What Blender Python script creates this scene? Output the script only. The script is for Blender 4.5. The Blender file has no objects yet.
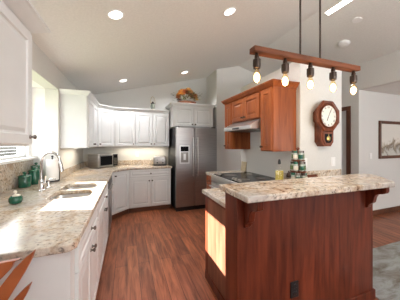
import bpy, bmesh, math, random
from mathutils import Vector, Matrix
random.seed(7)
S = bpy.context.scene
COL = S.collection
R = math.radians

# ------------------------------------------------------------------ camera
cam = bpy.data.cameras.new('camera'); cam.sensor_width = 36; cam.lens = 18.0
cam.shift_y = -6.5/400; cam.clip_start = .02
co = bpy.data.objects.new('camera', cam); COL.objects.link(co)
co.location = (0, 0, 1.40); co.rotation_euler = (R(90), 0, R(-20.05))
S.camera = co

# ------------------------------------------------------------------ world, sun, added fill lamps
w = bpy.data.worlds.new('world'); S.world = w; w.use_nodes = True
bg = w.node_tree.nodes['Background']; bg.inputs[0].default_value = (.93, .96, 1, 1); bg.inputs[1].default_value = 4.4
def light(name, kind, loc, energy, color=(1, 1, 1), direction=None, **kw):
    l = bpy.data.lights.new(name, kind); l.energy = energy; l.color = color
    for k, v in kw.items(): setattr(l, k, v)
    o = bpy.data.objects.new(name, l); COL.objects.link(o); o.location = loc
    if direction: o.rotation_euler = Vector(direction).to_track_quat('-Z', 'Y').to_euler()
    return o
light('sun', 'SUN', (-6, 4, 6), 38, (1, .965, .91), (1, -.269, -.619), angle=R(.5))
light('ceiling_fill', 'AREA', (1.7, -3.05, 1.5), 160, (.95, .97, 1), (-.1, .3, 2.0), shape='RECTANGLE', size=2.2, size_y=1.2)  # added fill lamp behind the viewer, tilted up to brighten the ceiling
light('dining_fill', 'AREA', (5.6, -3.0, 1.3), 16, (.96, .98, 1), (0, 1, .6), shape='RECTANGLE', size=2.2, size_y=1.5)  # added fill lamp out of view, brightens the dining side
S.view_settings.view_transform = 'Standard'; S.view_settings.look = 'None'
S.view_settings.exposure = 0.5; S.view_settings.gamma = 1.0
S.view_settings.use_curve_mapping = False
try:
    S.cycles.max_bounces = 10; S.cycles.diffuse_bounces = 6; S.cycles.sample_clamp_indirect = 6
    S.cycles.use_denoising = True; S.cycles.caustics_reflective = False; S.cycles.caustics_refractive = False
except Exception: pass

# ------------------------------------------------------------------ materials
def mat(name, col, rough=.5, metal=0, emit=None, estr=0, coat=0, trans=0, ior=1.45, alpha=1):
    m = bpy.data.materials.new(name); m.use_nodes = True
    b = m.node_tree.nodes['Principled BSDF']
    b.inputs['Base Color'].default_value = (*col, 1); b.inputs['Roughness'].default_value = rough
    b.inputs['Metallic'].default_value = metal; b.inputs['IOR'].default_value = ior
    b.inputs['Coat Weight'].default_value = coat; b.inputs['Transmission Weight'].default_value = trans
    b.inputs['Alpha'].default_value = alpha
    if emit: b.inputs['Emission Color'].default_value = (*emit, 1); b.inputs['Emission Strength'].default_value = estr
    return m
def N(m, t, **kw):
    n = m.node_tree.nodes.new(t)
    for k, v in kw.items():
        if k in n.inputs: n.inputs[k].default_value = v
        else: setattr(n, k, v)
    return n
def L(m, a, b): m.node_tree.links.new(a, b)
def ramp(m, src, stops):
    r = m.node_tree.nodes.new('ShaderNodeValToRGB'); e = r.color_ramp.elements
    while len(e) < len(stops): e.new(.5)
    for x, (p, c) in zip(e, stops): x.position = p; x.color = (*c, 1)
    L(m, src, r.inputs[0]); return r
def coords(m, scale, rot=(0, 0, 0), kind='Object'):
    t = N(m, 'ShaderNodeTexCoord'); p = N(m, 'ShaderNodeMapping')
    p.inputs['Scale'].default_value = scale; p.inputs['Rotation'].default_value = rot
    L(m, t.outputs[kind], p.inputs['Vector']); return p.outputs[0]
def BS(m): return m.node_tree.nodes['Principled BSDF']
def bump(m, src, strength, dist=.01):
    b = N(m, 'ShaderNodeBump'); b.inputs['Strength'].default_value = strength; b.inputs['Distance'].default_value = dist
    L(m, src, b.inputs['Height']); L(m, b.outputs[0], BS(m).inputs['Normal'])
def paint(name, col, rough, scale=40, amt=.04, bstr=.1):
    m = mat(name, col, rough)
    n = N(m, 'ShaderNodeTexNoise', Scale=scale, Detail=4.0)
    L(m, coords(m, (1, 1, 1)), n.inputs['Vector'])
    a = tuple(c*(1-amt) for c in col); b = tuple(min(1, c*(1+amt)) for c in col)
    r = ramp(m, n.outputs['Fac'], [(.35, a), (.65, b)]); L(m, r.outputs[0], BS(m).inputs['Base Color'])
    if bstr: bump(m, n.outputs['Fac'], bstr, .004)
    return m
def wood(name, dark, light_, scale=(9, 9, .8), rough=.36, coat=.04):
    m = mat(name, dark, rough, coat=coat, ior=1.33); BS(m).inputs['Coat Roughness'].default_value = .12
    v = coords(m, scale)
    n = N(m, 'ShaderNodeTexNoise', Scale=2.2, Detail=7.0, Roughness=.6, Distortion=.5); L(m, v, n.inputs['Vector'])
    n2 = N(m, 'ShaderNodeTexNoise', Scale=1.6, Detail=2.0); L(m, coords(m, (1.6, 1.6, .7)), n2.inputs['Vector'])
    mid = tuple((a+b)/2 for a, b in zip(dark, light_))
    r = ramp(m, n.outputs['Fac'], [(.30, dark), (.5, mid), (.72, light_)])
    r2 = ramp(m, n2.outputs['Fac'], [(.3, (.72, .70, .70)), (.7, (1.15, 1.12, 1.1))])
    x = N(m, 'ShaderNodeMix', data_type='RGBA', blend_type='MULTIPLY'); x.inputs[0].default_value = 1
    L(m, r.outputs[0], x.inputs[6]); L(m, r2.outputs[0], x.inputs[7])
    L(m, x.outputs[2], BS(m).inputs['Base Color']); return m
def granite():
    m = mat('granite', (.6, .5, .4), .12, ior=1.38); v = coords(m, (1, 1, 1))
    n1 = N(m, 'ShaderNodeTexNoise', Scale=10.0, Detail=8.0, Roughness=.7, Distortion=.6); L(m, v, n1.inputs['Vector'])
    base = ramp(m, n1.outputs['Fac'], [(.28, (.20, .115, .07)), (.39, (.45, .32, .205)), (.48, (.60, .50, .385)), (.60, (.68, .62, .53)), (.73, (.52, .35, .205))])
    n2 = N(m, 'ShaderNodeTexNoise', Scale=46.0, Detail=3.0, Roughness=.6); L(m, v, n2.inputs['Vector'])
    spots = ramp(m, n2.outputs['Fac'], [(.33, (.16, .13, .12)), (.42, (.75, .72, .70)), (.62, (1.0, 1.0, 1.0)), (.72, (1.25, 1.22, 1.18))])
    n3 = N(m, 'ShaderNodeTexNoise', Scale=3.0, Detail=5.0); L(m, v, n3.inputs['Vector'])
    g = ramp(m, n3.outputs['Fac'], [(.47, (0, 0, 0)), (.64, (.68, .68, .68))])
    x = N(m, 'ShaderNodeMix', data_type='RGBA', blend_type='MULTIPLY'); x.inputs[0].default_value = .9
    L(m, base.outputs[0], x.inputs[6]); L(m, spots.outputs[0], x.inputs[7])
    y = N(m, 'ShaderNodeMix', data_type='RGBA'); L(m, g.outputs[0], y.inputs[0]); L(m, x.outputs[2], y.inputs[6]); y.inputs[7].default_value = (.44, .42, .40, 1)
    L(m, y.outputs[2], BS(m).inputs['Base Color']); return m
def planks():
    m = mat('floor_planks', (.2, .08, .04), .36, ior=1.36)
    v = coords(m, (1, 1, 1), (0, 0, R(90)))
    b = N(m, 'ShaderNodeTexBrick', offset=.37)
    b.inputs['Scale'].default_value = 1; b.inputs['Brick Width'].default_value = 1.22; b.inputs['Row Height'].default_value = .125
    b.inputs['Mortar Size'].default_value = .0022; b.inputs['Mortar Smooth'].default_value = .2; b.inputs['Bias'].default_value = 0
    b.inputs['Color1'].default_value = (.34, .112, .050, 1); b.inputs['Color2'].default_value = (.22, .072, .034, 1); b.inputs['Mortar'].default_value = (.05, .02, .012, 1)
    L(m, v, b.inputs['Vector'])
    n = N(m, 'ShaderNodeTexNoise', Scale=3.0, Detail=7.0, Roughness=.62, Distortion=.6); L(m, coords(m, (7, .8, 1)), n.inputs['Vector'])
    r = ramp(m, n.outputs['Fac'], [(.30, (.42, .38, .37)), (.5, (.95, .95, .95)), (.70, (1.6, 1.55, 1.55))])
    x = N(m, 'ShaderNodeMix', data_type='RGBA', blend_type='MULTIPLY'); x.inputs[0].default_value = 1
    L(m, b.outputs['Color'], x.inputs[6]); L(m, r.outputs[0], x.inputs[7]); L(m, x.outputs[2], BS(m).inputs['Base Color'])
    return m
def steel(name, col, rough, axis=(1, 1, 60)):
    m = mat(name, col, rough, 1)
    n = N(m, 'ShaderNodeTexNoise', Scale=3.0, Detail=3.0); L(m, coords(m, axis), n.inputs['Vector'])
    r = ramp(m, n.outputs['Fac'], [(.3, tuple(c*.85 for c in col)), (.7, tuple(c*1.15 for c in col))]); L(m, r.outputs[0], BS(m).inputs['Base Color'])
    return m
M = dict(
    wall=paint('wall_paint', (.645, .64, .61), .8, 60, .02, .12), ceiling=paint('ceiling_paint', (.75, .745, .715), .9, 55, .03, .35),
    white=paint('white_cabinet_paint', (.68, .695, .69), .38, 8, .015, 0), trimwhite=paint('white_trim', (.82, .82, .81), .4, 10, .01, 0),
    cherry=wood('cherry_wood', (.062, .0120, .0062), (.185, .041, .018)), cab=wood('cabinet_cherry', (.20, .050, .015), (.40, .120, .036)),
    sunlit_cherry=wood('sunlit_cherry_wood', (.11, .040, .022), (.24, .10, .06)), trim=wood('dark_wood_trim', (.07, .028, .016), (.15, .06, .032), (9, 9, 3)), chair=wood('orange_wood', (.25, .062, .018), (.42, .125, .04), (5, 5, 2)),  # end panel wood is cherry paled so the sun patch turns cream
    beam=wood('rustic_beam_wood', (.085, .028, .013), (.25, .085, .038), (1.5, 14, 14), .6, 0), clockwood=wood('clock_walnut', (.10, .026, .011), (.22, .064, .026), (14, 14, 5)),
    granite=granite(), floor=planks(),
    steel=steel('brushed_steel', (.58, .57, .56), .34), darksteel=steel('fridge_steel', (.36, .35, .345), .38), sinksteel=mat('sink_steel', (.50, .50, .50), .28, 1),
    chrome=mat('chrome', (.75, .75, .76), .08, 1), black=mat('black_plastic', (.012, .012, .013), .35), blackglass=mat('black_glass', (.008, .008, .009), .06, ior=1.2),
    bronze=mat('dark_bronze', (.07, .05, .04), .35, .8), nickel=mat('aged_nickel', (.22, .20, .18), .32, .9), plate=mat('switch_plate', (.80, .79, .77), .4),
    green=mat('green_enamel', (.012, .10, .058), .12, coat=.5), cream=mat('cream', (.75, .70, .60), .5), paper=mat('paper_towel', (.86, .85, .83), .9),
    lens=mat('lamp_lens', (.9, .9, .9), .5, emit=(1, .95, .86), estr=6), bulb=mat('bulb_glow', (1, .85, .6), .2, emit=(1, .80, .50), estr=9),
    bulbglass=mat('amber_bulb_glass', (1, .80, .50), .03, trans=1, ior=1.15), glass=None,
    oil=mat('olive_oil', (.55, .45, .10), .08), jarglass=mat('jar_glass', (.55, .62, .55), .1, trans=.3), herb=mat('dried_herbs', (.10, .15, .06), .8),
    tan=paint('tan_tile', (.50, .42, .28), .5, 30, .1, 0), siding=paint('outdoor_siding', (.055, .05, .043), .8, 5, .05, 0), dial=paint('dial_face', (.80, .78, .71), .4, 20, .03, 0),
    brass=mat('brass', (.65, .45, .16), .25, 1), wicker=wood('wicker', (.07, .025, .012), (.18, .065, .028), (30, 30, 30), .6, 0),
    gold=paint('gold_petals', (.46, .23, .06), .6, 30, .3, 0), yellow=paint('yellow_petals', (.68, .40, .12), .6, 30, .2, 0), rust=paint('rust_petals', (.24, .075, .025), .6, 30, .3, 0),
    leaf=paint('olive_leaves', (.12, .12, .035), .6, 30, .3, 0), plinth=mat('toe_kick_brown', (.13, .055, .03), .5), grass=paint('lawn', (.20, .24, .12), .9, 3, .2, 0),
)
def rug_mat():
    m = mat('rug_weave', (.3, .3, .28), .95)
    n = N(m, 'ShaderNodeTexNoise', Scale=1.6, Detail=6.0, Roughness=.65, Distortion=1.2); L(m, coords(m, (1.1, 3.2, 1)), n.inputs['Vector'])
    r = ramp(m, n.outputs['Fac'], [(.32, (.17, .14, .105)), (.45, (.29, .28, .255)), (.55, (.38, .39, .38)), (.68, (.26, .215, .15))])
    n2 = N(m, 'ShaderNodeTexNoise', Scale=180.0); L(m, coords(m, (1, 1, 1)), n2.inputs['Vector']); bump(m, n2.outputs['Fac'], .5, .01)
    L(m, r.outputs[0], BS(m).inputs['Base Color']); return m
M['rug'] = rug_mat()
def pane_mat():
    m = bpy.data.materials.new('window_glass'); m.use_nodes = True; nt = m.node_tree; nt.nodes.clear()
    o = N(m, 'ShaderNodeOutputMaterial'); x = N(m, 'ShaderNodeMixShader'); a = N(m, 'ShaderNodeBsdfTransparent'); b = N(m, 'ShaderNodeBsdfGlossy')
    b.inputs['Roughness'].default_value = 0; x.inputs[0].default_value = .05
    L(m, a.outputs[0], x.inputs[1]); L(m, b.outputs[0], x.inputs[2]); L(m, x.outputs[0], o.inputs[0]); return m
M['glass'] = pane_mat()
M['bulbglass'] = pane_mat(); M['bulbglass'].name = 'amber_bulb_glass'
for n in M['bulbglass'].node_tree.nodes:
    if n.type == 'BSDF_TRANSPARENT': n.inputs[0].default_value = (1, .86, .62, 1)
    if n.type == 'MIX_SHADER': n.inputs[0].default_value = .12
    if n.type == 'BSDF_GLOSSY': n.inputs['Roughness'].default_value = .1
def picture_mat():
    m = mat('landscape_picture', (.6, .58, .5), .6); v = coords(m, (1, 1, 1))
    s = N(m, 'ShaderNodeSeparateXYZ'); L(m, v, s.inputs[0])
    n = N(m, 'ShaderNodeTexNoise', Scale=4.0, Detail=8.0, Roughness=.65, Distortion=1.0); L(m, v, n.inputs['Vector'])
    a = N(m, 'ShaderNodeMath', operation='MULTIPLY_ADD'); L(m, s.outputs['Z'], a.inputs[0]); a.inputs[1].default_value = 1.1
    L(m, n.outputs['Fac'], a.inputs[2])
    r = ramp(m, a.outputs[0], [(.30, (.30, .28, .22)), (.48, (.62, .60, .54)), (.60, (.50, .50, .46)), (.72, (.16, .12, .08)), (.80, (.42, .37, .28)), (.90, (.68, .66, .60))])
    L(m, r.outputs[0], BS(m).inputs['Base Color']); return m
M['picture'] = picture_mat()

# ------------------------------------------------------------------ mesh builder
class G:
    def __init__(s): s.b = bmesh.new()
    def face(s, vs):
        try: return s.b.faces.new(vs)
        except ValueError: return None
    def box(s, x0, x1, y0, y1, z0, z1):
        v = [s.b.verts.new((x, y, z)) for x in (x0, x1) for y in (y0, y1) for z in (z0, z1)]
        for q in ((0, 1, 3, 2), (4, 6, 7, 5), (0, 4, 5, 1), (2, 3, 7, 6), (0, 2, 6, 4), (1, 5, 7, 3)): s.face([v[i] for i in q])
        return s
    def prism(s, poly, z0, z1, axis='z', holes=()):
        f = {'z': lambda a, b, c: (a, b, c), 'y': lambda a, b, c: (a, c, b), 'x': lambda a, b, c: (c, a, b)}[axis]
        def cap(z):
            loops = []; edges = []
            for lp in (poly, *holes):
                vs = [s.b.verts.new(f(p[0], p[1], z)) for p in lp]; loops.append(vs)
                edges += [s.b.edges.new((vs[i], vs[(i+1) % len(vs)])) for i in range(len(vs))]
            if holes: bmesh.ops.triangle_fill(s.b, use_beauty=True, use_dissolve=False, edges=edges)
            else: s.face(loops[0])
            return loops
        A = cap(z0); B = cap(z1)
        for la, lb in zip(A, B):
            n = len(la)
            for i in range(n): s.face([la[i], la[(i+1) % n], lb[(i+1) % n], lb[i]])
        return s
    def lathe(s, prof, c=(0, 0, 0), axis='z', seg=24, caps=True):
        c = Vector(c)
        def P(r, h, a):
            x, y = r*math.cos(a), r*math.sin(a)
            return c+Vector({'z': (x, y, h), 'y': (x, h, y), 'x': (h, x, y)}[axis])
        rings = [[s.b.verts.new(P(max(r, 1e-5), h, 2*math.pi*i/seg)) for i in range(seg)] for r, h in prof]
        for a, b in zip(rings, rings[1:]):
            for i in range(seg): s.face([a[i], a[(i+1) % seg], b[(i+1) % seg], b[i]])
        if caps: s.face(rings[0]); s.face(rings[-1])
        return s
    def tube(s, pts, r, seg=12):
        pts = [Vector(p) for p in pts]; rr = r if isinstance(r, (list, tuple)) else [r]*len(pts)
        rings = []; ref = None
        for i, p in enumerate(pts):
            t = (pts[min(i+1, len(pts)-1)]-pts[max(i-1, 0)]).normalized()
            if ref is None: ref = t.orthogonal().normalized()
            ref = (ref-t*ref.dot(t)).normalized(); bi = t.cross(ref)
            rings.append([s.b.verts.new(p+rr[i]*(ref*math.cos(2*math.pi*k/seg)+bi*math.sin(2*math.pi*k/seg))) for k in range(seg)])
        for a, b in zip(rings, rings[1:]):
            for i in range(seg): s.face([a[i], a[(i+1) % seg], b[(i+1) % seg], b[i]])
        s.face(rings[0]); s.face(rings[-1]); return s
    def sphere(s, c, r, sc=(1, 1, 1), sub=2):
        bmesh.ops.create_icosphere(s.b, subdivisions=sub, radius=r, matrix=Matrix.Translation(c) @ Matrix.Diagonal((*sc, 1))); return s
    def rings(s, loops, close=True, first=True):
        vs = [[s.b.verts.new(p) for p in lp] for lp in loops]
        for a, b in zip(vs, vs[1:]):
            n = len(a)
            for i in range(n): s.face([a[i], a[(i+1) % n], b[(i+1) % n], b[i]])
        if close:
            s.face(vs[-1])
            if first: s.face(vs[0])
        return s
    def door(s, x0, x1, z0, z1, y=0, t=.02, st=.055):
        """raised-panel door, front looking down -y"""
        def rc(i, yy): return [(x0+i, yy, z0+i), (x1-i, yy, z0+i), (x1-i, yy, z1-i), (x0+i, yy, z1-i)]
        st = min(st, (x1-x0)*.28, (z1-z0)*.3)
        return s.rings([rc(0, y), rc(0, y-t+.004), rc(.004, y-t), rc(st, y-t), rc(st+.006, y-t+.010), rc(st+.016, y-t+.010), rc(st+.036, y-t+.002)])
    def build(s, name, m, parent=None, smooth=False, bev=0, seg=2, angle=38):
        bmesh.ops.recalc_face_normals(s.b, faces=s.b.faces[:])
        me = bpy.data.meshes.new(name); s.b.to_mesh(me); s.b.free()
        if smooth or bev:
            me.polygons.foreach_set('use_smooth', [True]*len(me.polygons)); me.set_sharp_from_angle(angle=R(angle))
        me.materials.append(M[m] if isinstance(m, str) else m)
        o = bpy.data.objects.new(name, me); COL.objects.link(o)
        if parent: o.parent = parent
        if bev:
            b = o.modifiers.new('edge', 'BEVEL'); b.width = bev; b.segments = seg; b.limit_method = 'ANGLE'; b.angle_limit = R(40)
        return o
def thing(name, label, cat, loc=(0, 0, 0), rz=0, group=None):
    o = bpy.data.objects.new(name, None); COL.objects.link(o); o.location = loc; o.rotation_euler = (0, 0, R(rz))
    o.empty_display_size = .1
    return tag(o, label, cat, group)
def tag(o, label, cat, group=None):
    o['label'] = label; o['category'] = cat
    if group: o['group'] = group
    return o
def struct(o): o['kind'] = 'structure'; return o

# ------------------------------------------------------------------ numbers of the room
XW, YB = -.873, 4.85            # window wall, back wall
XR = -1.17                      # glass line of the sink recess
XB = 1.95                       # range wall
def zc(x): return 2.633+.25*x if x < 2.545 else 3.906-.25*x

# ------------------------------------------------------------------ structure
g = G(); g.box(-1.4, 7.4, -3.4, 5.1, -.08, 0); struct(g.build('floor', 'floor'))
g = G(); T = .16
g.prism([(-1.5, zc(-1.5)), (2.545, zc(2.545)), (4.2, zc(4.2)), (4.2, zc(4.2)+T), (2.545, zc(2.545)+T), (-1.5, zc(-1.5)+T)], -3.4, 5.05, 'y')
struct(g.build('ceiling', 'ceiling'))
g = G(); g.box(4.2, 7.4, -3.4, 2.65, 2.41, 2.5); struct(g.build('ceiling_dining', 'ceiling'))
g = G()
g.box(XW-.15, XW, -3.4, 1.62, 0, 2.46).box(XW-.15, XW, 1.62, 3.2, 2.13, 2.46).box(XW-.15, XW, 3.2, 5.05, 0, 2.46)
struct(g.build('wall_sink', 'wall'))
g = G()
g.box(XR-.12, XW-.15, 1.50, 1.62, 0, 2.25).box(XR-.12, XW-.15, 3.2, 3.32, 0, 2.25).box(XR-.12, XW-.15, 1.62, 3.2, 2.13, 2.25)
g.box(XR-.12, XR, 1.62, 3.2, 0, 1.23).box(XR-.12, XR, 1.62, 3.2, 1.985, 2.13).box(XR-.12, XR, 1.62, 1.88, 1.23, 1.985).box(XR-.12, XR, 3.12, 3.2, 1.23, 1.985)
struct(g.build('wall_recess', 'trimwhite'))
g = G(); g.prism([(-1.0, 0), (XB+.05, 0), (XB+.05, zc(XB)+.06), (-1.0, zc(-1)+.06)], YB, YB+.15, 'y'); struct(g.build('wall_back', 'wall'))
g = G(); g.prism([(4.216, 0), (YB+.15, 0), (YB+.15, zc(XB)+.05), (4.216, zc(XB)+.05)], XB, XB+.1, 'x'); struct(g.build('wall_fridge', 'wall'))
g = G(); g.prism([(XB+.1, 0), (4.2, 0), (4.2, zc(4.2)+.06), (2.545, zc(2.545)+.06), (XB+.1, zc(XB)+.06)], 4.216, 4.34, 'y'); struct(g.build('wall_hall', 'wall'))
g = G(); g.box(XB, 2.67, 1.84, 3.18, 0, 2.42); struct(g.build('wall_range', 'wall', bev=.012))
g = G(); g.box(4.08, 4.2, -3.4, 2.5, 2.41, zc(4.08)+.05).box(4.08, 4.2, 2.5, 2.72, 0, zc(4.08)+.05).box(4.08, 4.2, 3.52, 4.34, 0, zc(4.08)+.05).box(4.08, 4.2, 2.72, 3.52, 2.05, zc(4.08)+.05)
struct(g.build('wall_dining', 'wall'))
g = G(); g.box(4.2, 7.4, 2.5, 2.65, 0, 2.45); struct(g.build('wall_picture', 'wall'))
g = G(); g.box(7.25, 7.4, -3.4, 2.5, 0, 2.45); struct(g.build('wall_end', 'wall'))
g = G()
g.box(-1.0, .6, -3.4, -3.25, 0, 2.46).box(2.8, 4.4, -3.4, -3.25, 0, 2.9).box(.6, 2.8, -3.4, -3.25, 2.1, 3.3).box(.6, 2.8, -3.4, -3.25, 0, .9).box(-1, .6, -3.4, -3.25, 2.46, 2.72).box(2.8, 4.2, -3.4, -3.25, 2.9, 3.2)
g.box(4.4, 7.4, -3.4, -3.25, 0, .5).box(4.4, 7.4, -3.4, -3.25, 2.1, 2.45).box(6.8, 7.4, -3.4, -3.25, .5, 2.1)
struct(g.build('wall_near', 'wall'))
# window over the sink: frame, sill, pane
win = bpy.data.objects.new('window_1', None); COL.objects.link(win); win.location = (XR-.06, 2.5, 1.23); struct(win)
g = G(); g.box(-.03, .03, -.62, -.585, 0, .755).box(-.03, .03, .585, .62, 0, .755).box(-.03, .03, -.585, .585, 0, .03).box(-.03, .03, -.585, .585, .725, .755)
g.build('window_frame', 'trimwhite', win)
g = G(); g.box(-.004, .004, -.585, .585, .03, .725); g.build('window_pane', 'glass', win)
g = G(); g.box(-.0, .13, -.88, .70, -.03, .0); g.build('window_sill', 'trimwhite', win, bev=.004)
# unseen window added behind the viewer, opening sized to limit the daylight
pd = bpy.data.objects.new('unseen_window', None); COL.objects.link(pd); pd.location = (1.7, -3.32, 0); struct(pd)
g = G()
for x in (-1.1, -.035, 1.03): g.box(x, x+.07, -.03, .03, .9, 2.1)
g.box(-1.1, 1.1, -.03, .03, 2.03, 2.1).box(-1.1, 1.1, -.03, .03, .9, .97); g.build('window_frame', 'trimwhite', pd)
# trims
g = G(); g.box(4.2, 7.25, 2.485, 2.5, 0, .10); struct(g.build('baseboard_picture', 'trim', bev=.004))
g = G(); g.box(4.065, 4.08, 2.5, 2.64, 0, .10).box(4.065, 4.08, 3.6, 4.216, 0, .1); struct(g.build('baseboard_dining', 'trim', bev=.004))
g = G(); g.box(XB+.1, 4.065, 4.2, 4.216, 0, .10); struct(g.build('baseboard_hall', 'trim', bev=.004))
d1 = bpy.data.objects.new('door_1', None); COL.objects.link(d1); d1.location = (4.08, 3.12, 0); d1.rotation_euler = (0, 0, R(-90)); struct(d1)
g = G(); g.box(-.48, -.40, -.02, .0, 0, 2.05).box(.40, .48, -.02, .0, 0, 2.05).box(-.48, .48, -.02, .0, 2.05, 2.13); g.build('door_casing', 'trim', d1, bev=.004)
g = G(); g.box(-.395, .395, .04, .08, .01, 2.045)
for a, b in ((.15, .95), (1.05, 1.9)):
    for x in (-.30, .04): g.door(x, x+.26, a, b, .045, .012, .03)
g.build('door_leaf', 'white', d1)
g = G(); g.lathe([(.03, .04), (.03, .03), (.012, .025), (.012, 0), (.03, -.01), (.032, -.03), (.015, -.045)], (-.33, 0, .95), 'y', 16); g.build('door_handle', 'nickel', d1, True)

# outdoors seen below the cabinet through the sink window
g = G()
for k in range(14): g.box(-5.0, -4.95-.01, 3, 17.5, .05+k*.135, .05+k*.135+.125)
tag(g.build('fence', 'siding'), 'beige horizontal board fence outside beyond the sink window', 'fence')
g = G(); g.box(-14, -1.5, -4, 22, -.2, -.12); struct(g.build('ground', 'grass'))

# ------------------------------------------------------------------ cabinet helpers
def knob(parent, x, z, y=-.02, m='bronze'):
    g = G(); g.lathe([(.013, 0), (.011, -.004), (.006, -.008), (.006, -.016), (.0135, -.020), (.015, -.026), (.011, -.031), (.003, -.033)], (x, y, z), 'y', 16)
    return g.build('knob', m, parent, True)
def add_door(t, x0, x1, z0, z1, m, kx=None, kz=None, name='door', y=0, km='bronze'):
    g = G(); g.door(x0, x1, z0, z1, y, .02, .055 if name == 'door' else .03); d = g.build(name, m, t)
    if kx is not None: knob(d, kx, kz, y-.02, km)
    return d
def crown(t, x0, x1, d, z, m, l=True, r=True, h=.075, o=.055):
    prof = [(0, 0), (.008, .0), (.008, .015), (.02, .022), (o*.6, h*.55), (o*.85, h*.8), (o, h*.82), (o, h)]
    lo = [[(x0-(a if l else 0), d, z+b), (x0-(a if l else 0), -.0-a, z+b), (x1+(a if r else 0), -a, z+b), (x1+(a if r else 0), d, z+b)] for a, b in prof]
    G().rings(lo).build('crown_moulding', m, t)
def upper(name, label, loc, rz, w, d, z0, z1, doors, m='white', km='bronze', cl=True, cr=True, group=None, big=False):
    """w along local x, doors: list of (x0,x1,knob side)"""
    t = thing(name, label, 'cabinet', loc, rz, group)
    G().box(0, w, 0, d, z0, z1).build('cabinet_body', m, t)
    for a, b, k in doors:
        add_door(t, a+.004, b-.004, z0+.012, z1-.012, m, (a+.035 if k < 0 else b-.035), z0+.055, km=km)
    crown(t, 0, w, d, z1-.01, m, cl, cr, .085 if big else .075, .088 if big else .055)
    return t
ZU0, ZU1 = 1.335, 2.085
def strip(t, x0, x1, y, z, watts):
    f = G().box(x0, x1, y-.02, y+.02, z-.014, z).build('light_strip', 'plate', t)
    l = light('under_cabinet_lamp', 'AREA', (0, 0, 0), watts, (1, .90, .74), None, shape='RECTANGLE', size=x1-x0-.02, size_y=.03)
    l.parent = f; l.location = ((x0+x1)/2, y, z-.016)
upper('wall_cabinet', 'large white wall cabinet hanging over the near counter before the sink recess', (XW+.30, 1.07, 0), 90, .46, .297, 1.385, ZU1, [(0, .46, 1)], cr=True, cl=False, big=True, km='nickel')
_t = upper('wall_cabinet', 'white two-door wall cabinet between the sink recess and the corner, flat end panel showing', (XW+.33, 3.27, 0), 90, .97, .327, ZU0, ZU1, [(.03, .50, 1), (.50, .965, -1)], cr=False)
strip(_t, .1, .85, .16, ZU0, 2.2)
# diagonal corner wall cabinet
t = thing('corner_wall_cabinet', 'white diagonal wall cabinet set across the corner above the microwave', 'cabinet', (XW+.33, YB-.61, 0), 45)
def loc45(o, p):
    dx, dy = p[0]-o[0], p[1]-o[1]; c = math.sqrt(.5); return (c*dx+c*dy, -c*dx+c*dy)
o0 = (XW+.33, YB-.61)
poly = [loc45(o0, p) for p in ((XW+.33, YB-.61), (XW+.61, YB-.33), (XW+.61, YB-.002), (XW+.002, YB-.002), (XW+.002, YB-.61))]
G().prism(poly, ZU0, ZU1).build('cabinet_body', 'white', t)
dw = .396
add_door(t, .02, dw-.02, ZU0+.012, ZU1-.012, 'white', .055, ZU0+.055)
crown(t, 0, dw, .2, ZU1-.01, 'white', False, False)
xs = XW+.61
upper('wall_cabinet', 'white single-door wall cabinet on the back wall next to the diagonal corner unit', (xs, YB-.33, 0), 0, .43, .328, ZU0, ZU1, [(.03, .43, 1)], cl=False, cr=False)
_t = upper('wall_cabinet', 'white double-door wall cabinet on the back wall below the small lantern', (xs+.43, YB-.33, 0), 0, .735, .328, ZU0, ZU1, [(0, .367, 1), (.367, .735, -1)], cl=False, cr=False)
strip(_t, -.3, .65, .16, ZU0, 3)
upper('fridge_top_cabinet', 'white double-door cabinet bridging the top of the steel fridge', (.925, YB-.62, 0), 0, .94, .618, 1.765, 2.215, [(0.02, .465, 1), (.465, .92, -1)])
# cherry cabinets on the range wall (front looks to -x, local x runs toward the viewer)
XC = XB-.345
CZ0, CZ1 = 1.305, 2.07
upper('tall_wall_cabinet', 'narrow reddish cherry cabinet at the fridge end of the steel hood', (XC, 3.12, 0), -90, .25, .343, CZ0, CZ1, [(.015, .235, -1)], 'cab', cl=True, cr=False)
upper('hood_wall_cabinet', 'short double-door cherry cabinet directly above the steel range hood', (XC, 2.87, 0), -90, .74, .343, 1.722, CZ1, [(.01, .37, 1), (.37, .73, -1)], 'cab', cl=False, cr=False)
upper('tall_wall_cabinet', 'tall narrow cherry cabinet with plain wooden end panel beside the clock wall', (XC, 2.13, 0), -90, .23, .343, CZ0, CZ1, [(.012, .22, -1)], 'cab', cl=False, cr=True)

# ------------------------------------------------------------------ base cabinets
FX = -.263
def base(name, label, loc, rz, w, d, cols, drawer=True, m='white', km='bronze', hollow=False):
    t = thing(name, label, 'cabinet', loc, rz)
    if hollow: G().box(0, w, 0, .02, .1, .874).box(0, w, d-.015, d, .1, .874).box(0, .018, .02, d-.015, .1, .874).box(w-.018, w, .02, d-.015, .1, .874).box(.018, w-.018, .02, d-.015, .1, .12).build('cabinet_body', m, t)
    else: G().box(0, w, 0, d, .1, .874).build('cabinet_body', m, t)
    G().box(0, w, .06, d, 0, .1).build('toe_kick', 'plinth', t)
    top = .86
    if drawer:
        add_door(t, cols[0][0]+.004, cols[-1][1]-.004, .71, top, m, (cols[0][0]+cols[-1][1])/2, .785, 'drawer', km=km)
        top = .70
    for a, b, k in cols: add_door(t, a+.004, b-.004, .115, top, m, (a+.03 if k < 0 else b-.03), top-.06, km=km)
    return t
t = base('base_cabinet', 'white two-door base cabinet with drawer at the near end of the sink counter', (FX, 1.17, 0), 90, .87, .60, [(.06, .4625, 1), (.4625, .865, -1)], km='nickel')
g = G(); g.box(-.02, 0, 0, .60, 0, .874); g.build('end_panel', 'white', t)
t = base('sink_base_cabinet', 'white two-door base cabinet under the sink beside the dishwasher', (FX, 2.04, 0), 90, 1.0, .60, [(.005, .50, 1), (.50, .995, -1)], km='nickel', hollow=True)
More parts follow.
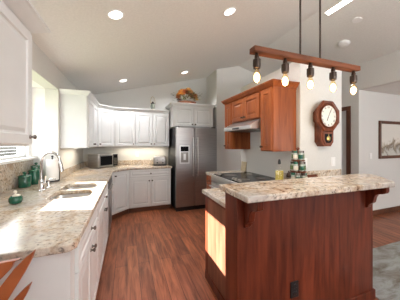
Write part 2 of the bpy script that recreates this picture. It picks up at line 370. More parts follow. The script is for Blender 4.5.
t = thing('dishwasher', 'dark steel dishwasher built in under the counter past the sink', 'dishwasher', (FX, 3.045, 0), 90)
G().box(.005, .605, 0, .58, .1, .872).build('tub', 'black', t)
d = G().box(.006, .604, -.025, 0, .11, .76).build('door', 'darksteel', t, bev=.004)
G().box(.006, .604, -.028, 0, .765, .868).build('control_panel', 'black', t, bev=.004)
G().tube([(.07, -.055, .73), (.54, -.055, .73)], .010).tube([(.09, -.055, .73), (.09, -.02, .73)], .007).tube([(.52, -.055, .73), (.52, -.02, .73)], .007).build('handle', 'steel', d, True)
G().box(.005, .605, .05, .58, 0, .1).build('toe_kick', 'black', t)
# filler + diagonal corner base
t = thing('corner_base_cabinet', 'white diagonal corner base cabinet with a single tall door', 'cabinet', (FX, YB-.91, 0), 45)
o0 = (FX, YB-.91)
poly = [loc45(o0, p) for p in ((FX, YB-.91), (FX+.30, YB-.61), (FX+.30, YB-.002), (XW+.002, YB-.002), (XW+.002, 3.653), (FX, 3.653))]
G().prism(poly, .1, .874).build('cabinet_body', 'white', t)
pk = [loc45(o0, p) for p in ((FX-.04, YB-.91+.02), (FX+.28, YB-.57), (FX+.28, YB-.01), (XW+.01, YB-.01), (XW+.01, 3.66), (FX-.05, 3.66))]
G().prism(pk, 0, .1).build('toe_kick', 'plinth', t)
add_door(t, .025, .40, .115, .86, 'white', .065, .80)
base('base_cabinet', 'white base cabinet with one wide drawer and two doors beside the fridge', (FX+.30, YB-.61, 0), 0, .845, .608, [(.01, .4225, 1), (.4225, .84, -1)])
# cherry base units on the range side
t = thing('base_cabinet', 'narrow cherry base cabinet tucked between the range and the hallway end', 'cabinet', (1.29, 3.17, 0), -90)
G().box(0, .275, 0, .658, .1, .874).build('cabinet_body', 'cab', t); G().box(0, .275, .06, .658, 0, .1).build('toe_kick', 'plinth', t)
add_door(t, .01, .265, .115, .70, 'cab', .23, .64); add_door(t, .01, .265, .71, .86, 'cab', .137, .785, 'drawer')
t = thing('peninsula_cabinet', 'cherry peninsula base cabinet with flat end panel catching the sun', 'cabinet', (.777, 1.335, 0), 0)
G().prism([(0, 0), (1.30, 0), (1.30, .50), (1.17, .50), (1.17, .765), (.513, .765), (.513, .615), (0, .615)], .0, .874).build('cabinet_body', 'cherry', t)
G().box(-.012, 0, .0, .615, 0, .085).build('baseboard', 'cherry', t, bev=.003)
G().box(-.004, 0, .0, .555, .085, .84).build('end_panel', 'sunlit_cherry', t)
G().box(-.006, 0, .555, .615, .085, .874).build('end_stile', 'cherry', t)
# bar knee wall with corbels
t = thing('breakfast_bar', 'reddish cherry panelled bar front with two scroll corbels under granite', 'bar', (.684, 1.16, 0))
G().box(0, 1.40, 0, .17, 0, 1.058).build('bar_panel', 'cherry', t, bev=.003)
G().box(-.014, 1.414, -.014, .17, 0, .09).build('baseboard', 'cherry', t, bev=.004)
for cx in (.075, 1.318):
    pf = [(0, 0), (-.185, 0), (-.185, -.055), (-.175, -.075), (-.150, -.085), (-.120, -.090), (-.095, -.105), (-.080, -.130), (-.075, -.155), (-.068, -.180), (-.048, -.195), (-.030, -.21), (-.022, -.235), (0, -.245)]
    G().prism([(a*.82, 1.058+b*.92) for a, b in pf], cx-.023, cx+.023, 'x').build('corbel', 'cherry', t, bev=.003)
o = tag(G().box(-.037, .037, -.008, 0, -.058, .058).box(-.018, .018, -.0105, -.008, .012, .04).box(-.018, .018, -.0105, -.008, -.04, -.012).build('outlet', 'black', None, bev=.002), 'black power outlet low on the cherry bar front', 'outlet')
o.location = (1.169, 1.1595, .316)

# ------------------------------------------------------------------ granite tops
t = thing('countertop', 'beige speckled granite counter running around the sink wall and back corner', 'countertop', (0, 0, .875))
def rrect(x0, x1, y0, y1, r=.06, n=5):
    out = []
    for cx, cy, a0 in ((x1-r, y0+r, -90), (x1-r, y1-r, 0), (x0+r, y1-r, 90), (x0+r, y0+r, 180)):
        out += [(cx+r*math.cos(R(a0+90*k/n)), cy+r*math.sin(R(a0+90*k/n))) for k in range(n+1)]
    return out
b1, b2 = rrect(-.67, -.325, 2.07, 2.405), rrect(-.67, -.325, 2.45, 2.775)
out = [(XW+.001, 1.12), (-.262, 1.12), (-.235, 1.155), (-.235, YB-.91-.01), (.049, YB-.64), (.905, YB-.64), (.905, YB-.001), (XW+.001, YB-.001), (XW+.001, 3.199), (XR+.001, 3.199), (XR+.001, 1.621), (XW+.001, 1.621)]
G().prism(out, 0, .04, 'z', [b1, b2]).build('counter_slab', 'granite', t, bev=.006)
g = G(); g.box(XR+.001, XR+.022, 1.622, 3.198, .04, .322)
g.box(XW+.001, XW+.02, 3.2, YB-.02, .04, .142).box(XW+.001, .905, YB-.02, YB-.001, .04, .142).box(XW+.001, XW+.02, 1.12, 1.6, .04, .142)
g.build('backsplash', 'granite', t, bev=.002)
t = thing('countertop', 'lower granite counter wrapping the peninsula behind the raised bar', 'countertop', (0, 0, .875))
G().prism([(.745, 1.331), (2.12, 1.331), (2.62, 1.838), (XB-.001, 1.838), (XB-.001, 2.108), (1.262, 2.108), (1.262, 1.985), (.745, 1.985)], 0, .04).build('counter_slab', 'granite', t, bev=.006)
G().box(XB-.02, 2.63, 1.818, 1.838, .04, .19).box(XB-.021, XB-.001, 1.838, 2.108, .04, .14).build('backsplash', 'granite', t, bev=.002)
o = tag(G().prism([(.637, .965), (1.955, .94), (1.985, .955), (2.25, 1.22), (2.245, 1.26), (2.20, 1.335), (.637, 1.335)], 1.06, 1.10).build('bar_top', 'granite', None, bev=.008, seg=3), 'raised granite bar top with angled end resting on the cherry bar', 'countertop')
o = tag(G().box(1.262, XB-.001, 2.894, 3.18, .875, .915).build('countertop', 'granite', None, bev=.006), 'small granite counter piece past the range by the fridge', 'countertop')

# ------------------------------------------------------------------ sink and things around it
t = thing('sink', 'double-bowl stainless steel sink set into the granite below the window', 'sink', (0, 0, .874))
for (x0, x1, y0, y1) in ((-.67, -.325, 2.07, 2.405), (-.67, -.325, 2.45, 2.775)):
    lo = []
    def rr(i, z): return [(x, y, z) for x, y in rrect(x0+i, x1-i, y0+i, y1-i, max(.06-i*.5, .02))]
    G().rings([rr(-.012, 0), rr(.0, 0), rr(.006, -.02), rr(.018, -.17), rr(.045, -.19), rr(.12, -.195)], True, False).build('basin', 'sinksteel', t, True, angle=60)
t = thing('faucet', 'tall chrome gooseneck faucet standing behind the sink', 'faucet', (-.82, 2.47, .915))
G().lathe([(.034, 0), (.034, .012), (.026, .022), (.024, .10), (.021, .12)], (0, 0, 0), 'z', 20).build('base', 'chrome', t, True)
pts = [(0, 0, .11), (0, 0, .30)]+[(.085-.085*math.cos(R(a)), -.02*(1-math.cos(R(a))), .30+.095*math.sin(R(a))) for a in range(15, 181, 15)]
G().tube(pts, .0125, 14).build('neck', 'chrome', t, True)
G().tube([(.17, -.04, .305), (.176, -.042, .27), (.186, -.044, .20)], [.014, .019, .021], 14).build('spray_head', 'chrome', t, True)
G().tube([(0, 0, .085), (.03, -.035, .09), (.045, -.055, .10)], .013, 10).tube([(.045, -.055, .10), (.055, -.062, .16)], [.008, .006], 8).build('lever', 'chrome', t, True)
t = thing('soap_dispenser', 'small chrome soap pump between the faucet and the paper towels', 'soap dispenser', (-.80, 2.60, .915))
G().lathe([(.022, 0), (.022, .01), (.014, .018), (.014, .06), (.010, .07)], (0, 0, 0)).build('base', 'chrome', t, True)
G().tube([(0, 0, .06), (0, 0, .085), (.02, 0, .10), (.065, 0, .095)], .008, 10).build('spout', 'chrome', t, True)
t = thing('paper_towel_holder', 'upright white paper towel roll on a dark round base', 'paper towel holder', (-.90, 3.06, .915))
G().lathe([(.082, 0), (.082, .014), (.075, .018)], (0, 0, 0), seg=28).build('base', 'black', t, True)
G().lathe([(.068, .02), (.070, .022), (.070, .278), (.066, .282), (.02, .282), (.02, .02)], (0, 0, 0), seg=32).build('towel_roll', 'paper', t, True)
G().tube([(0, 0, .015), (0, 0, .31)], .009).sphere((0, 0, .318), .014).build('post', 'black', t, True)
G().tube([(.078, 0, .01), (.079, 0, .16), (.076, 0, .20)], .005).build('side_arm', 'black', t, True)
def canister(label, loc, r, h):
    t = thing('canister', label, 'canister', loc, 20, None)
    G().lathe([(r*.93, 0), (r, .006), (r, h*.9), (r*.94, h*.94), (r*.94, h)], (0, 0, 0), seg=28).build('jar_body', 'green', t, True)
    l = G().lathe([(r*1.02, h), (r*1.03, h+.012), (r*.8, h+.022), (r*.3, h+.026)], (0, 0, 0), seg=28).build('lid', 'green', t, True)
    G().lathe([(.010, h+.024), (.010, h+.032), (.019, h+.040), (.017, h+.052), (.004, h+.058)], (0, 0, 0), seg=16).build('lid_knob', 'green', l, True)
canister('squat green canister standing in front, closest to the faucet of the green set', (-1.070, 2.76, .915), .058, .115)
canister('medium green canister behind the squat one in the sink recess', (-1.045, 2.93, .915), .057, .15)
canister('tall thin-topped green canister behind the faucet neck', (-1.075, 3.075, .915), .052, .19)
t = thing('scrubber_pot', 'round green pot with a pale scrub brush on the near counter', 'pot', (-.845, 2.03, .915)); t.scale = (.8, .8, .85)
G().lathe([(.030, 0), (.048, .008), (.058, .03), (.056, .055), (.042, .072), (.036, .070), (.045, .05), (.02, .03)], (0, 0, 0), seg=28).build('pot_body', 'green', t, True)
G().sphere((.005, 0, .075), .034, (1, 1, .45)).tube([(0, 0, .08), (-.004, 0, .10)], [.008, .007], 10).sphere((-.005, 0, .110), .016).build('scrub_brush', 'cream', t, True)

# microwave in the corner
t = thing('microwave', 'compact steel microwave with black door set across the corner', 'microwave', (-.36, 4.46, .915), 45)
G().box(-.23, .23, 0, .30, .012, .27).build('housing', 'steel', t, bev=.006)
G().box(-.225, .105, -.022, 0, .02, .265).build('door_frame', 'steel', t, bev=.004)
G().box(-.195, .085, -.0245, -.02, .05, .235).build('door_window', 'blackglass', t, bev=.002)
p = G().box(.108, .225, -.022, 0, .02, .265).build('control_panel', 'black', t, bev=.004)
for r_ in range(4):
    for c_ in range(3): G().box(.125+c_*.03, .147+c_*.03, -.024, -.021, .06+r_*.03, .08+r_*.03).build('button', 'nickel', p)
G().box(.125, .21, -.0235, -.021, .20, .24).build('display', 'blackglass', p)
for x in (-.2, .2):
    for y in (.04, .26): G().lathe([(.012, 0), (.012, .013)], (x, y, 0), seg=12).build('foot', 'black', t)
t = thing('toaster', 'brushed steel two-slot toaster on the counter beside the fridge', 'toaster', (.70, 4.56, .915), -6)
lp = lambda i, z: [(x, y, z) for x, y in rrect(-.145+i, .145-i, -.085+i, .085-i, .045)]
G().rings([lp(.004, .02), lp(0, .03), lp(0, .17), lp(.012, .19), lp(.035, .198)]).build('housing', 'darksteel', t, True, angle=50)
G().rings([lp(.0, 0), lp(-.002, .004), lp(-.002, .022), lp(.004, .024)]).build('base', 'black', t)
for y in (-.03, .03): G().box(-.10, .10, y-.012, y+.012, .196, .2005).build('slot', 'black', t)
for x in (-.06, .06):
    G().box(x-.018, x+.018, -.108, -.084, .115, .128).build('lever', 'black', t, bev=.003)
    G().lathe([(.016, -.085), (.016, -.098), (.012, -.101)], (x, 0, .06), 'y', 16).build('dial', 'black', t, True)

# ------------------------------------------------------------------ fridge
t = thing('refrigerator', 'tall stainless side-by-side refrigerator with water dispenser', 'refrigerator', (.937, 3.99, 0))
G().box(.008, .908, .075, .84, .02, 1.735).build('cabinet_body', 'black', t, bev=.004)
G().box(.01, .906, .04, .09, .0, .085).build('grille', 'black', t)
dl = G().box(.0, .400, 0, .068, .09, 1.735).build('freezer_door', 'darksteel', t, bev=.010, seg=3)
dr = G().box(.408, .916, 0, .068, .09, 1.735).build('fridge_door', 'darksteel', t, bev=.010, seg=3)
for dd, x in ((dl, .355), (dr, .455)):
    G().tube([(x, -.045, .72), (x, -.05, .80), (x, -.05, 1.45), (x, -.045, 1.53)], .013, 12).tube([(x, -.045, .74), (x, .005, .74)], .010).tube([(x, -.045, 1.51), (x, .005, 1.51)], .010).build('handle', 'steel', dd, True)
G().box(.075, .285, -.006, .003, .98, 1.36).build('dispenser_surround', 'steel', dl, bev=.004)
G().box(.095, .265, -.010, -.004, 1.235, 1.34).build('dispenser_panel', 'blackglass', dl, bev=.002)
G().box(.10, .26, -.008, -.004, 1.01, 1.22).build('dispenser_recess', 'nickel', dl)
G().box(.155, .205, -.018, -.006, 1.06, 1.19).build('dispenser_paddle', 'steel', dl, bev=.003)
for x in (.05, .86): G().box(x-.035, x+.035, .03, .12, 1.735, 1.757).build('hinge_cover', 'black', t, bev=.004)

# ------------------------------------------------------------------ range and hood
t = thing('range', 'slide-in steel range with black glass cooktop along the range wall', 'range', (1.25, 2.89, 0), -90)
G().box(.003, .777, .02, .69, .02, .905).build('oven_body', 'black', t)
ct = G().box(.0, .78, .028, .69, .905, .922).build('cooktop', 'blackglass', t, bev=.003)
for (x, y, r_) in ((.2, .22, .10), (.58, .22, .08), (.2, .52, .075), (.58, .52, .10)): G().lathe([(r_, .0), (r_, .0006)], (x, y, .922), seg=32).build('burner_ring', 'nickel', ct)
cp = G().prism([(.06, .903), (.027, .903), (.027, .918), (.005, .915), (-.010, .875), (-.012, .815), (.06, .815)], .0, .78, 'x').build('control_panel', 'darksteel', t, bev=.003)
for x in (.07, .15, .56, .635, .71): G().lathe([(.026, .0), (.026, .008), (.022, .014), (.019, .030), (.010, .034)], (x, .075, .922), 'z', 18).build('knob', 'nickel', cp, True)
G().box(.005, .775, -.012, .02, .22, .805).build('oven_door', 'steel', t, bev=.004)
G().box(.10, .68, -.015, -.01, .35, .66).build('oven_window', 'blackglass', t)
G().tube([(.06, -.055, .755), (.72, -.055, .755)], .013).tube([(.09, -.055, .755), (.09, -.01, .755)], .009).tube([(.69, -.055, .755), (.69, -.01, .755)], .009).build('handle', 'steel', t, True)
G().box(.005, .775, -.010, .02, .04, .21).build('warming_drawer', 'steel', t, bev=.004)
t = thing('range_hood', 'slanted stainless hood mounted under the short cherry cabinet', 'range hood', (XB-.50, 2.87, 0), -90)
G().prism([(0, 1.59), (.0, 1.635), (.15, 1.72), (.498, 1.72), (.498, 1.605), (.02, 1.59)], .003, .737, 'x').build('canopy', 'steel', t, bev=.003)
G().box(.03, .71, .03, .47, 1.585, 1.595).build('filter', 'nickel', t)
G().box(.28, .46, -.003, .002, 1.60, 1.622).build('switch_strip', 'black', t)
o = tag(G().box(-.075, .075, -.006, .006, 0, .165).build('trivet', 'tan', None, bev=.003), 'small tan square tile leaning on the wall behind the range', 'trivet')
o.location = (XB-.025, 3.05, .9155); o.rotation_euler = (R(-6), 0, R(-90))

# ------------------------------------------------------------------ items behind the bar
t = thing('spice_rack', 'three-tier round wooden spice carousel beside the clock wall', 'spice rack', (1.79, 1.72, .915))
G().lathe([(.012, 0), (.012, .40), (.006, .408), (.016, .418), (.019, .430), (.012, .441), (.002, .445)], (0, 0, 0), seg=16).build('post', 'clockwood', t, True)
tiers = (.058, .177, .299)
rads = (.095, .080, .068)
G().lathe([(.085, 0), (.085, .012), (.03, .022), (.025, .05)], (0, 0, 0), seg=28).build('foot', 'clockwood', t, True)
for z, r_ in zip(tiers, rads): G().lathe([(r_, z-.008), (r_+.004, z-.002), (r_+.004, z+.003), (r_, z+.006)], (0, 0, 0), seg=32).build('shelf', 'clockwood', t, True)
lab = ('glass spice jar on the bottom shelf of the carousel', 'glass spice jar on the middle shelf of the carousel', 'glass spice jar on the top shelf of the carousel')
for k, (z, r_) in enumerate(zip(tiers, rads)):
    n = (8, 6, 5)[k]; a0 = k*.4
    for i in range(n):
        a = a0+2*math.pi*i/n; rad = r_-.024
        j = thing('spice_jar', lab[k], 'jar', (1.79+rad*math.cos(a), 1.72+rad*math.sin(a), .915+z+.0065), 0, lab[k].replace('glass spice jar', 'spice jars')); j.scale = (1.12, 1.12, 1.15)
        G().lathe([(.019, 0), (.021, .003), (.021, .058), (.017, .066), (.017, .07)], (0, 0, 0), seg=14).build('glass_body', 'jarglass', j, True)
        G().lathe([(.0215, .012), (.0215, .05)], (0, 0, 0), seg=14, caps=False).build('paper_label', ('herb', 'cream', 'green')[(i+k) % 3], j, True)
        G().lathe([(.0185, .066), (.0185, .084), (.017, .086)], (0, 0, 0), seg=14).build('lid', ('bronze', 'green', 'nickel')[(i+k) % 3], j, True)
t = thing('oil_bottle', 'square glass bottle of yellow oil with dark stopper', 'bottle', (1.55, 1.74, .915), 15)
lp = lambda h_, z, r_=.012: [(x, y, z) for x, y in rrect(-h_, h_, -h_, h_, r_ if h_ > .014 else h_*.8, 3)]
G().rings([lp(.036, 0), lp(.036, .20), lp(.030, .215), lp(.014, .235), lp(.013, .262)]).build('glass_body', 'glass', t, True, angle=30)
G().rings([lp(.033, .004), lp(.033, .19)]).build('oil', 'oil', t, True, angle=30)
G().lathe([(.013, .262), (.015, .266), (.015, .285), (.010, .312), (.003, .316)], (0, 0, 0), seg=14).build('stopper', 'black', t, True)
t = thing('pepper_mill', 'short dark pepper mill with grey bands between bottle and spice carousel', 'pepper mill', (1.64, 1.70, .915))
G().lathe([(.026, 0), (.026, .03), (.020, .06), (.022, .10), (.026, .12)], (0, 0, 0), seg=20).build('mill_body', 'nickel', t, True)
G().lathe([(.024, .122), (.026, .14), (.018, .165), (.006, .175), (.008, .185), (.002, .19)], (0, 0, 0), seg=20).build('mill_head', 'bronze', t, True)
o = tag(G().prism(rrect(-.13, .13, -.06, .06, .03), 0, .022).build('cutting_board', 'clockwood', None, bev=.004), 'brown wooden board leaning against the granite lip below the clock', 'cutting board')
o.location = (2.02, 1.79, 1.000); o.rotation_euler = (R(62), 0, 0); o.location.z = .915+.06*math.sin(R(62))+.0005; o.location.y = 1.818-.06*math.cos(R(62))-.022

# ------------------------------------------------------------------ clock
t = thing('wall_clock', 'octagonal walnut pendulum wall clock with round white dial', 'clock', (2.285, 1.84, 1.365))
def octo(r_, cx, cz, y): return [(cx+r_/math.cos(R(22.5))*math.cos(R(22.5+45*k)), y, cz+r_/math.cos(R(22.5))*math.sin(R(22.5+45*k))) for k in range(8)]
cz = .365
lowp = lambda w_, y, b=.0: [(-w_, y, .055+b), (-w_*.55, y, b), (w_*.55, y, b), (w_, y, .055+b), (w_, y, .30), (-w_, y, .30)]
G().rings([lowp(.105, 0), lowp(.105, -.088), lowp(.100, -.092)]).build('lower_case', 'clockwood', t)
G().rings([octo(.13, 0, cz, 0), octo(.13, 0, cz, -.08)]).build('drum_case', 'clockwood', t)
G().rings([octo(.180, 0, cz, -.075), octo(.186, 0, cz, -.082), octo(.186, 0, cz, -.100), octo(.176, 0, cz, -.112), octo(.150, 0, cz, -.106), octo(.143, 0, cz, -.095)]).build('octagon_frame', 'clockwood', t)
G().lathe([(.128, -.113), (.135, -.119), (.142, -.113), (.142, -.097), (.128, -.097)], (0, 0, cz), 'y', 40, False).build('bezel', 'clockwood', t, True)
dl = G().lathe([(.131, -.099), (.131, -.104)], (0, 0, cz), 'y', 40).build('dial', 'dial', t)
def hand(ang, ln, wd, name):
    s_, c_ = math.sin(R(ang)), math.cos(R(ang)); gg = G()
    gg.prism([(-.018*s_+wd*c_*.5, cz-.018*c_-wd*s_*.5), (-.018*s_-wd*c_*.5, cz-.018*c_+wd*s_*.5), (ln*.75*s_-wd*c_, cz+ln*.75*c_+wd*s_), (ln*s_, cz+ln*c_), (ln*.75*s_+wd*c_, cz+ln*.75*c_-wd*s_)], -.107, -.1055, 'y')
    gg.build(name, 'black', t)
hand(28, .105, .004, 'minute_hand'); hand(205, .07, .005, 'hour_hand')
for i, s_ in enumerate(('XII', 'I', 'II', 'III', 'IIII', 'V', 'VI', 'VII', 'VIII', 'IX', 'X', 'XI')):
    cu = bpy.data.curves.new('numeral', 'FONT'); cu.body = s_; cu.size = .032; cu.align_x = 'CENTER'; cu.align_y = 'CENTER'; cu.extrude = .0004
    tmp = bpy.data.objects.new('numeral', cu); COL.objects.link(tmp)
    me = bpy.data.meshes.new_from_object(tmp.evaluated_get(bpy.context.evaluated_depsgraph_get())); bpy.data.objects.remove(tmp)
    o = bpy.data.objects.new('numeral', me); me.name = 'numeral'; me.materials.clear(); me.materials.append(M['black']); COL.objects.link(o); o.parent = dl
    a = R(30*i); o.location = (.105*math.sin(a), -.1048, cz+.105*math.cos(a)); o.rotation_euler = (R(90), a, 0)
G().rings([lowp(.085, -.092, .02)[:4]+[(.085, -.092, .165), (-.085, -.092, .165)], lowp(.085, -.102, .02)[:4]+[(.085, -.102, .165), (-.085, -.102, .165)]]).build('door_frame', 'clockwood', t)
G().prism([(-.058, .07), (-.03, .042), (.03, .042), (.058, .07), (.058, .15), (-.058, .15)], -.1035, -.1, 'y').build('door_glass', 'blackglass', t)
G().lathe([(.030, -.104), (.032, -.107), (.02, -.112), (.003, -.113)], (0, 0, .095), 'y', 24).tube([(0, -.106, .12), (0, -.106, .15)], .003).build('pendulum', 'brass', t, True)

# ------------------------------------------------------------------ wall plates
def plate(label, loc, rz, kind, n=1):
    t = thing(kind, label, 'switch' if kind == 'light_switch' else 'outlet', loc, rz)
    wd = .037 if n == 1 else .058
    G().box(-wd, wd, -.006, 0, -.058, .058).build('cover_plate', 'plate', t, bev=.002)
    for k in range(n):
        x = 0 if n == 1 else (-.024 if k == 0 else .024)
        G().box(x-.016, x+.016, -.0085, -.005, -.033, .033).build('rocker', 'trimwhite', t, bev=.001)
plate('white outlet plate on the clock wall close to the spice carousel', (2.02, 1.84, 1.165), 0, 'outlet')
plate('white switch plate low under the clock at the wall end', (2.50, 1.84, 1.165), 0, 'light_switch')
plate('white light switch on the dining wall beside the framed picture', (4.42, 2.5, 1.16), 0, 'light_switch')
plate('white outlet on the back wall between microwave and toaster', (.22, YB, 1.15), 0, 'outlet')

# ------------------------------------------------------------------ picture
t = thing('framed_picture', 'dark wood framed landscape picture on the dining wall', 'picture', (5.16, 2.5, 1.10))
W, H = .50, .75
def rc(i, y): return [(-W+i, y, i), (W-i, y, i), (W-i, y, H-i), (-W+i, y, H-i)]
G().rings([rc(0, 0), rc(0, -.03), rc(.012, -.036), rc(.05, -.028), rc(.058, -.018), rc(.058, -.004)]).build('frame', 'trim', t)
G().box(-W+.056, W-.056, -.010, -.002, .056, H-.056).build('picture', 'picture', t)

# ------------------------------------------------------------------ ceiling lamps
def on_slope(x): return R(math.degrees(-math.atan(.25))) if x < 2.545 else R(math.degrees(math.atan(.25)))
def can(label, x, y):
    light('can_and_fill_spot', 'SPOT', (x, y, zc(x)-.03), (40 if x < .5 else 56) if y > 3 else (8 if x < .5 else 64), (.97, .97, 1), (0, 0, -1), spot_size=R(140), spot_blend=.8, shadow_soft_size=.06)
    t = thing('recessed_light', label, 'ceiling light', (x, y, zc(x))); t.rotation_euler = (0, on_slope(x), 0)
    G().lathe([(.078, .0), (.078, -.006), (.068, -.010), (.058, -.004), (.058, .0)], (0, 0, 0), seg=36).build('trim_ring', 'trimwhite', t, True)
    G().lathe([(.058, -.006), (.05, -.008)], (0, 0, 0), seg=36).build('lens', 'lens', t, True)
can('round recessed light on the slope above the sink counter', -.10, 2.03)
can('round recessed light near the back corner above the cabinets', -.07, 4.13)
can('round recessed light in front of the fridge', 1.155, 4.13)
can('round recessed light over the aisle close to the beam fixture', 1.10, 2.03)
for y in (-.10, -2.0):
    for x in (-.10, 1.10): light('can_and_fill_spot', 'SPOT', (x, y, zc(x)-.03), 4, (.97, .97, 1), (0, 0, -1), spot_size=R(140), spot_blend=.8, shadow_soft_size=.06)  # unseen spots added behind the viewer as fill, without fixtures
t = thing('strip_light', 'long bright strip light past the ceiling ridge', 'ceiling light', (2.655, 1.45, zc(2.655))); t.rotation_euler = (0, on_slope(3), 0)
G().box(-.045, .045, -.60, .60, -.012, 0).build('housing', 'trimwhite', t, bev=.003)
G().box(-.036, .036, -.59, .59, -.016, -.011).build('lens', 'lens', t, bev=.002)
t = thing('smoke_detector', 'round white smoke detector on the ceiling slope above the clock', 'smoke detector', (3.37, 2.29, zc(3.37))); t.rotation_euler = (0, on_slope(3), 0)
G().lathe([(.085, 0), (.085, -.02), (.075, -.035), (.045, -.045), (.003, -.046)], (0, 0, 0), seg=32).build('housing', 'trimwhite', t, True)
G().lathe([(.03, -.044), (.03, -.05), (.003, -.051)], (0, 0, 0), seg=24).build('test_button', 'plate', t, True)
t = tag(G().lathe([(.06, 0), (.055, -.008), (.003, -.01)], (0, 0, 0), seg=24).build('cover_cap', 'trimwhite', None, True), 'small flat white ceiling cap beside the strip light', 'cover cap')
t.location = (3.05, 1.89, zc(3.05)-.0005); t.rotation_euler = (0, on_slope(3), 0)

# ------------------------------------------------------------------ beam fixture over the bar
BX, BY, BZ = 1.435, 1.25, 2.068
t = thing('pendant_light', 'rustic wood beam pendant with five bare filament bulbs on two rods', 'pendant light', (BX, BY, BZ))
G().box(-.572, .575, -.035, .035, 0, .042).build('beam', 'beam', t, bev=.004)
zr = zc(BX)-BZ
for s_ in (-.11, .11): G().tube([(s_, 0, .05), (s_, 0, zr+s_*.25-.012)], .0075, 10).build('rod', 'bronze', t, True)
c_ = G().box(-.2, .2, -.06, .06, -.022, -.001).build('canopy', 'bronze', t, bev=.004); c_.location = (0, 0, zr); c_.rotation_euler = (0, on_slope(0), 0)
for k in range(5):
    x = -.53+.265*k
    s_ = G().lathe([(.020, .050), (.024, .047), (.024, .042), (.012, .036), (.012, -.012), (.017, -.02), (.017, -.04), (.028, -.046), (.029, -.085), (.026, -.11), (.017, -.115)], (x, -.0, 0), seg=20).build('socket', 'bronze', t, True)
    G().lathe([(.012, -.112), (.014, -.122), (.021, -.142), (.027, -.164), (.0285, -.182), (.025, -.202), (.015, -.217), (.003, -.221)], (x, 0, 0), seg=24).build('bulb', 'bulbglass', s_, True)
    G().sphere((x, 0, -.178), .0225, (1, 1, 1.6)).build('filament', 'bulb', s_, True)
for k in range(5): light('bulb_light', 'POINT', (BX-.53+.265*k, BY, BZ-.31), 1.3, (1, .78, .5), shadow_soft_size=.05)

# ------------------------------------------------------------------ decorations on the cabinets
t = thing('lantern', 'small brass and glass lantern on top of the back wall cabinets', 'lantern', (.555, 4.68, ZU1+.0005))
G().lathe([(.055, 0), (.055, .02), (.04, .03), (.042, .09), (.035, .10)], (0, 0, 0), seg=20).build('base', 'brass', t, True)
G().lathe([(.036, .10), (.050, .14), (.050, .17), (.034, .22)], (0, 0, 0), seg=20).build('glass_chimney', 'jarglass', t, True)
G().lathe([(.040, .22), (.042, .235), (.022, .25), (.022, .27), (.003, .275)], (0, 0, 0), seg=20).build('cap', 'bronze', t, True)
G().tube([(.055*math.cos(R(a)), 0, .22+.17*math.sin(R(a))) for a in range(0, 181, 12)], .0035, 6).build('bail_handle', 'brass', t, True)
t = thing('flower_arrangement', 'autumn flower arrangement of orange and yellow blooms in a basket atop the fridge cabinet', 'flowers', (1.31, 4.50, 2.2155)); t.scale = (1.22, 1.1, 1.45)
G().lathe([(.14, .0), (.16, .03), (.178, .08), (.184, .10), (.17, .10), (.14, .03), (.02, .02)], (0, 0, 0), seg=28).build('basket', 'wicker', t, True)
def bloom(c, r_, n):
    gg = G()
    for layer in range(2):
        for i in range(n):
            a = 2*math.pi*i/n+layer*.3; ra = r_*(1-.3*layer); cs, sn = math.cos(a), math.sin(a)
            up = r_*(.15+.45*layer); wd = r_*.36
            pts = [(0, 0, 0), (ra*.6*cs-wd*sn, ra*.6*sn+wd*cs, up*.6), (ra*cs, ra*sn, up), (ra*.6*cs+wd*sn, ra*.6*sn-wd*cs, up*.6)]
            v1 = [gg.b.verts.new(Vector(c)+Vector(p)) for p in pts]; gg.face(v1)
    gg.sphere(Vector(c)+Vector((0, 0, r_*.2)), r_*.28, (1, 1, .7), 1); return gg
for i in range(60):
    a = random.random()*2*math.pi; q = math.sqrt(random.random()); x = .21*q*math.cos(a); y = .13*q*math.sin(a)
    z = .10+.19*math.sqrt(max(0, 1-q*q))+random.uniform(-.02, .02)
    bloom((x, y, z), random.uniform(.038, .062), 7).build('bloom', random.choice(('gold', 'yellow', 'gold', 'rust', 'rust', 'yellow', 'gold')), t)
gg = G()
for i in range(90):
    a = random.random()*2*math.pi; q = .55+.55*random.random(); x = .25*q*math.cos(a); y = .16*q*math.sin(a); z = .12+.14*random.random()
    d = Vector((math.cos(a), math.sin(a), random.uniform(-.4, .8))).normalized(); s_ = d.cross(Vector((0, 0, 1))).normalized(); ln = random.uniform(.04, .08)
    p = Vector((x, y, z)); gg.face([gg.b.verts.new(v) for v in (p, p+d*ln*.5+s_*ln*.25, p+d*ln, p+d*ln*.5-s_*ln*.25)])
gg.build('leaves', 'leaf', t)

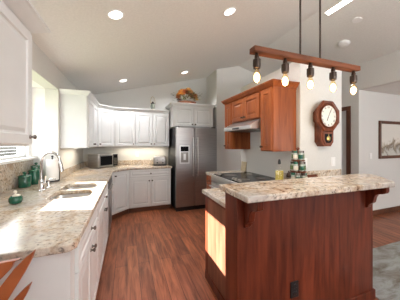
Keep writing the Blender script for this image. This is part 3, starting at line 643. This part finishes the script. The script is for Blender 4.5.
# ------------------------------------------------------------------ rug and chair
o = tag(G().prism(rrect(2.12, 3.95, -.9, 1.70, .02), .0005, .012).build('area_rug', 'rug'), 'grey mottled area rug on the dining side past the bar', 'rug')
t = thing('wooden_chair', 'orange-brown wooden chair with slanted pointed back slats at the counter end', 'chair', (-.62, .80, 0))
G().prism(rrect(-.21, .21, -.21, .20, .05), .43, .46).build('seat', 'chair', t, bev=.008)
for x, y in ((-.17, -.17), (.17, -.17), (-.17, .16), (.17, .16)): G().tube([(x*1.1, y*1.1, 0), (x, y, .43)], [.016, .022], 12).build('leg', 'chair', t, True)
for y in (-.16, .15): G().tube([(-.17, y, .20), (.17, y, .20)], .011).build('stretcher', 'chair', t, True)
def slat(p0, p1, w0, w1, y):
    """flat curved slat from its pointed upper tip p0 to its foot p1 in the (x,z) plane"""
    a, b = Vector(p0), Vector(p1); u = (b-a).normalized(); n = Vector((u.y, -u.x)); ln = (b-a).length
    st = [(0, .002), (.06, w0*.45), (.16, w0*.8), (.35, w0), (.7, (w0+w1)/2), (1, w1)]
    lft = [a+u*(ln*f)+n*(hw*.5)+n*(.02*math.sin(math.pi*f)) for f, hw in st]; rgt = [a+u*(ln*f)-n*(hw*.5)+n*(.02*math.sin(math.pi*f)) for f, hw in st]
    return G().prism([tuple(p) for p in lft]+[tuple(p) for p in reversed(rgt)], y, y+.022, 'y')
slat((.265, .962), (.02, .50), .05, .045, .19).build('back_slat', 'chair', t, bev=.004)
slat((.262, .845), (.06, .46), .04, .04, .165).build('back_slat', 'chair', t, bev=.004)
G().prism([(.213, .932), (.195, .925), (.185, .90), (.13, .84), (.06, .775), (-.04, .70), (-.20, .62), (-.21, .90), (-.10, .915), (.06, .922), (.17, .930)], .205, .228, 'y').build('crest_panel', 'chair', t, bev=.004)
G().tube([(-.18, .16, .44), (-.20, .19, .70), (-.20, .21, .92)], [.02, .018, .014]).build('back_post', 'chair', t, True)
G().tube([(.10, .16, .44), (.02, .19, .62)], [.02, .018]).build('back_post', 'chair', t, True)
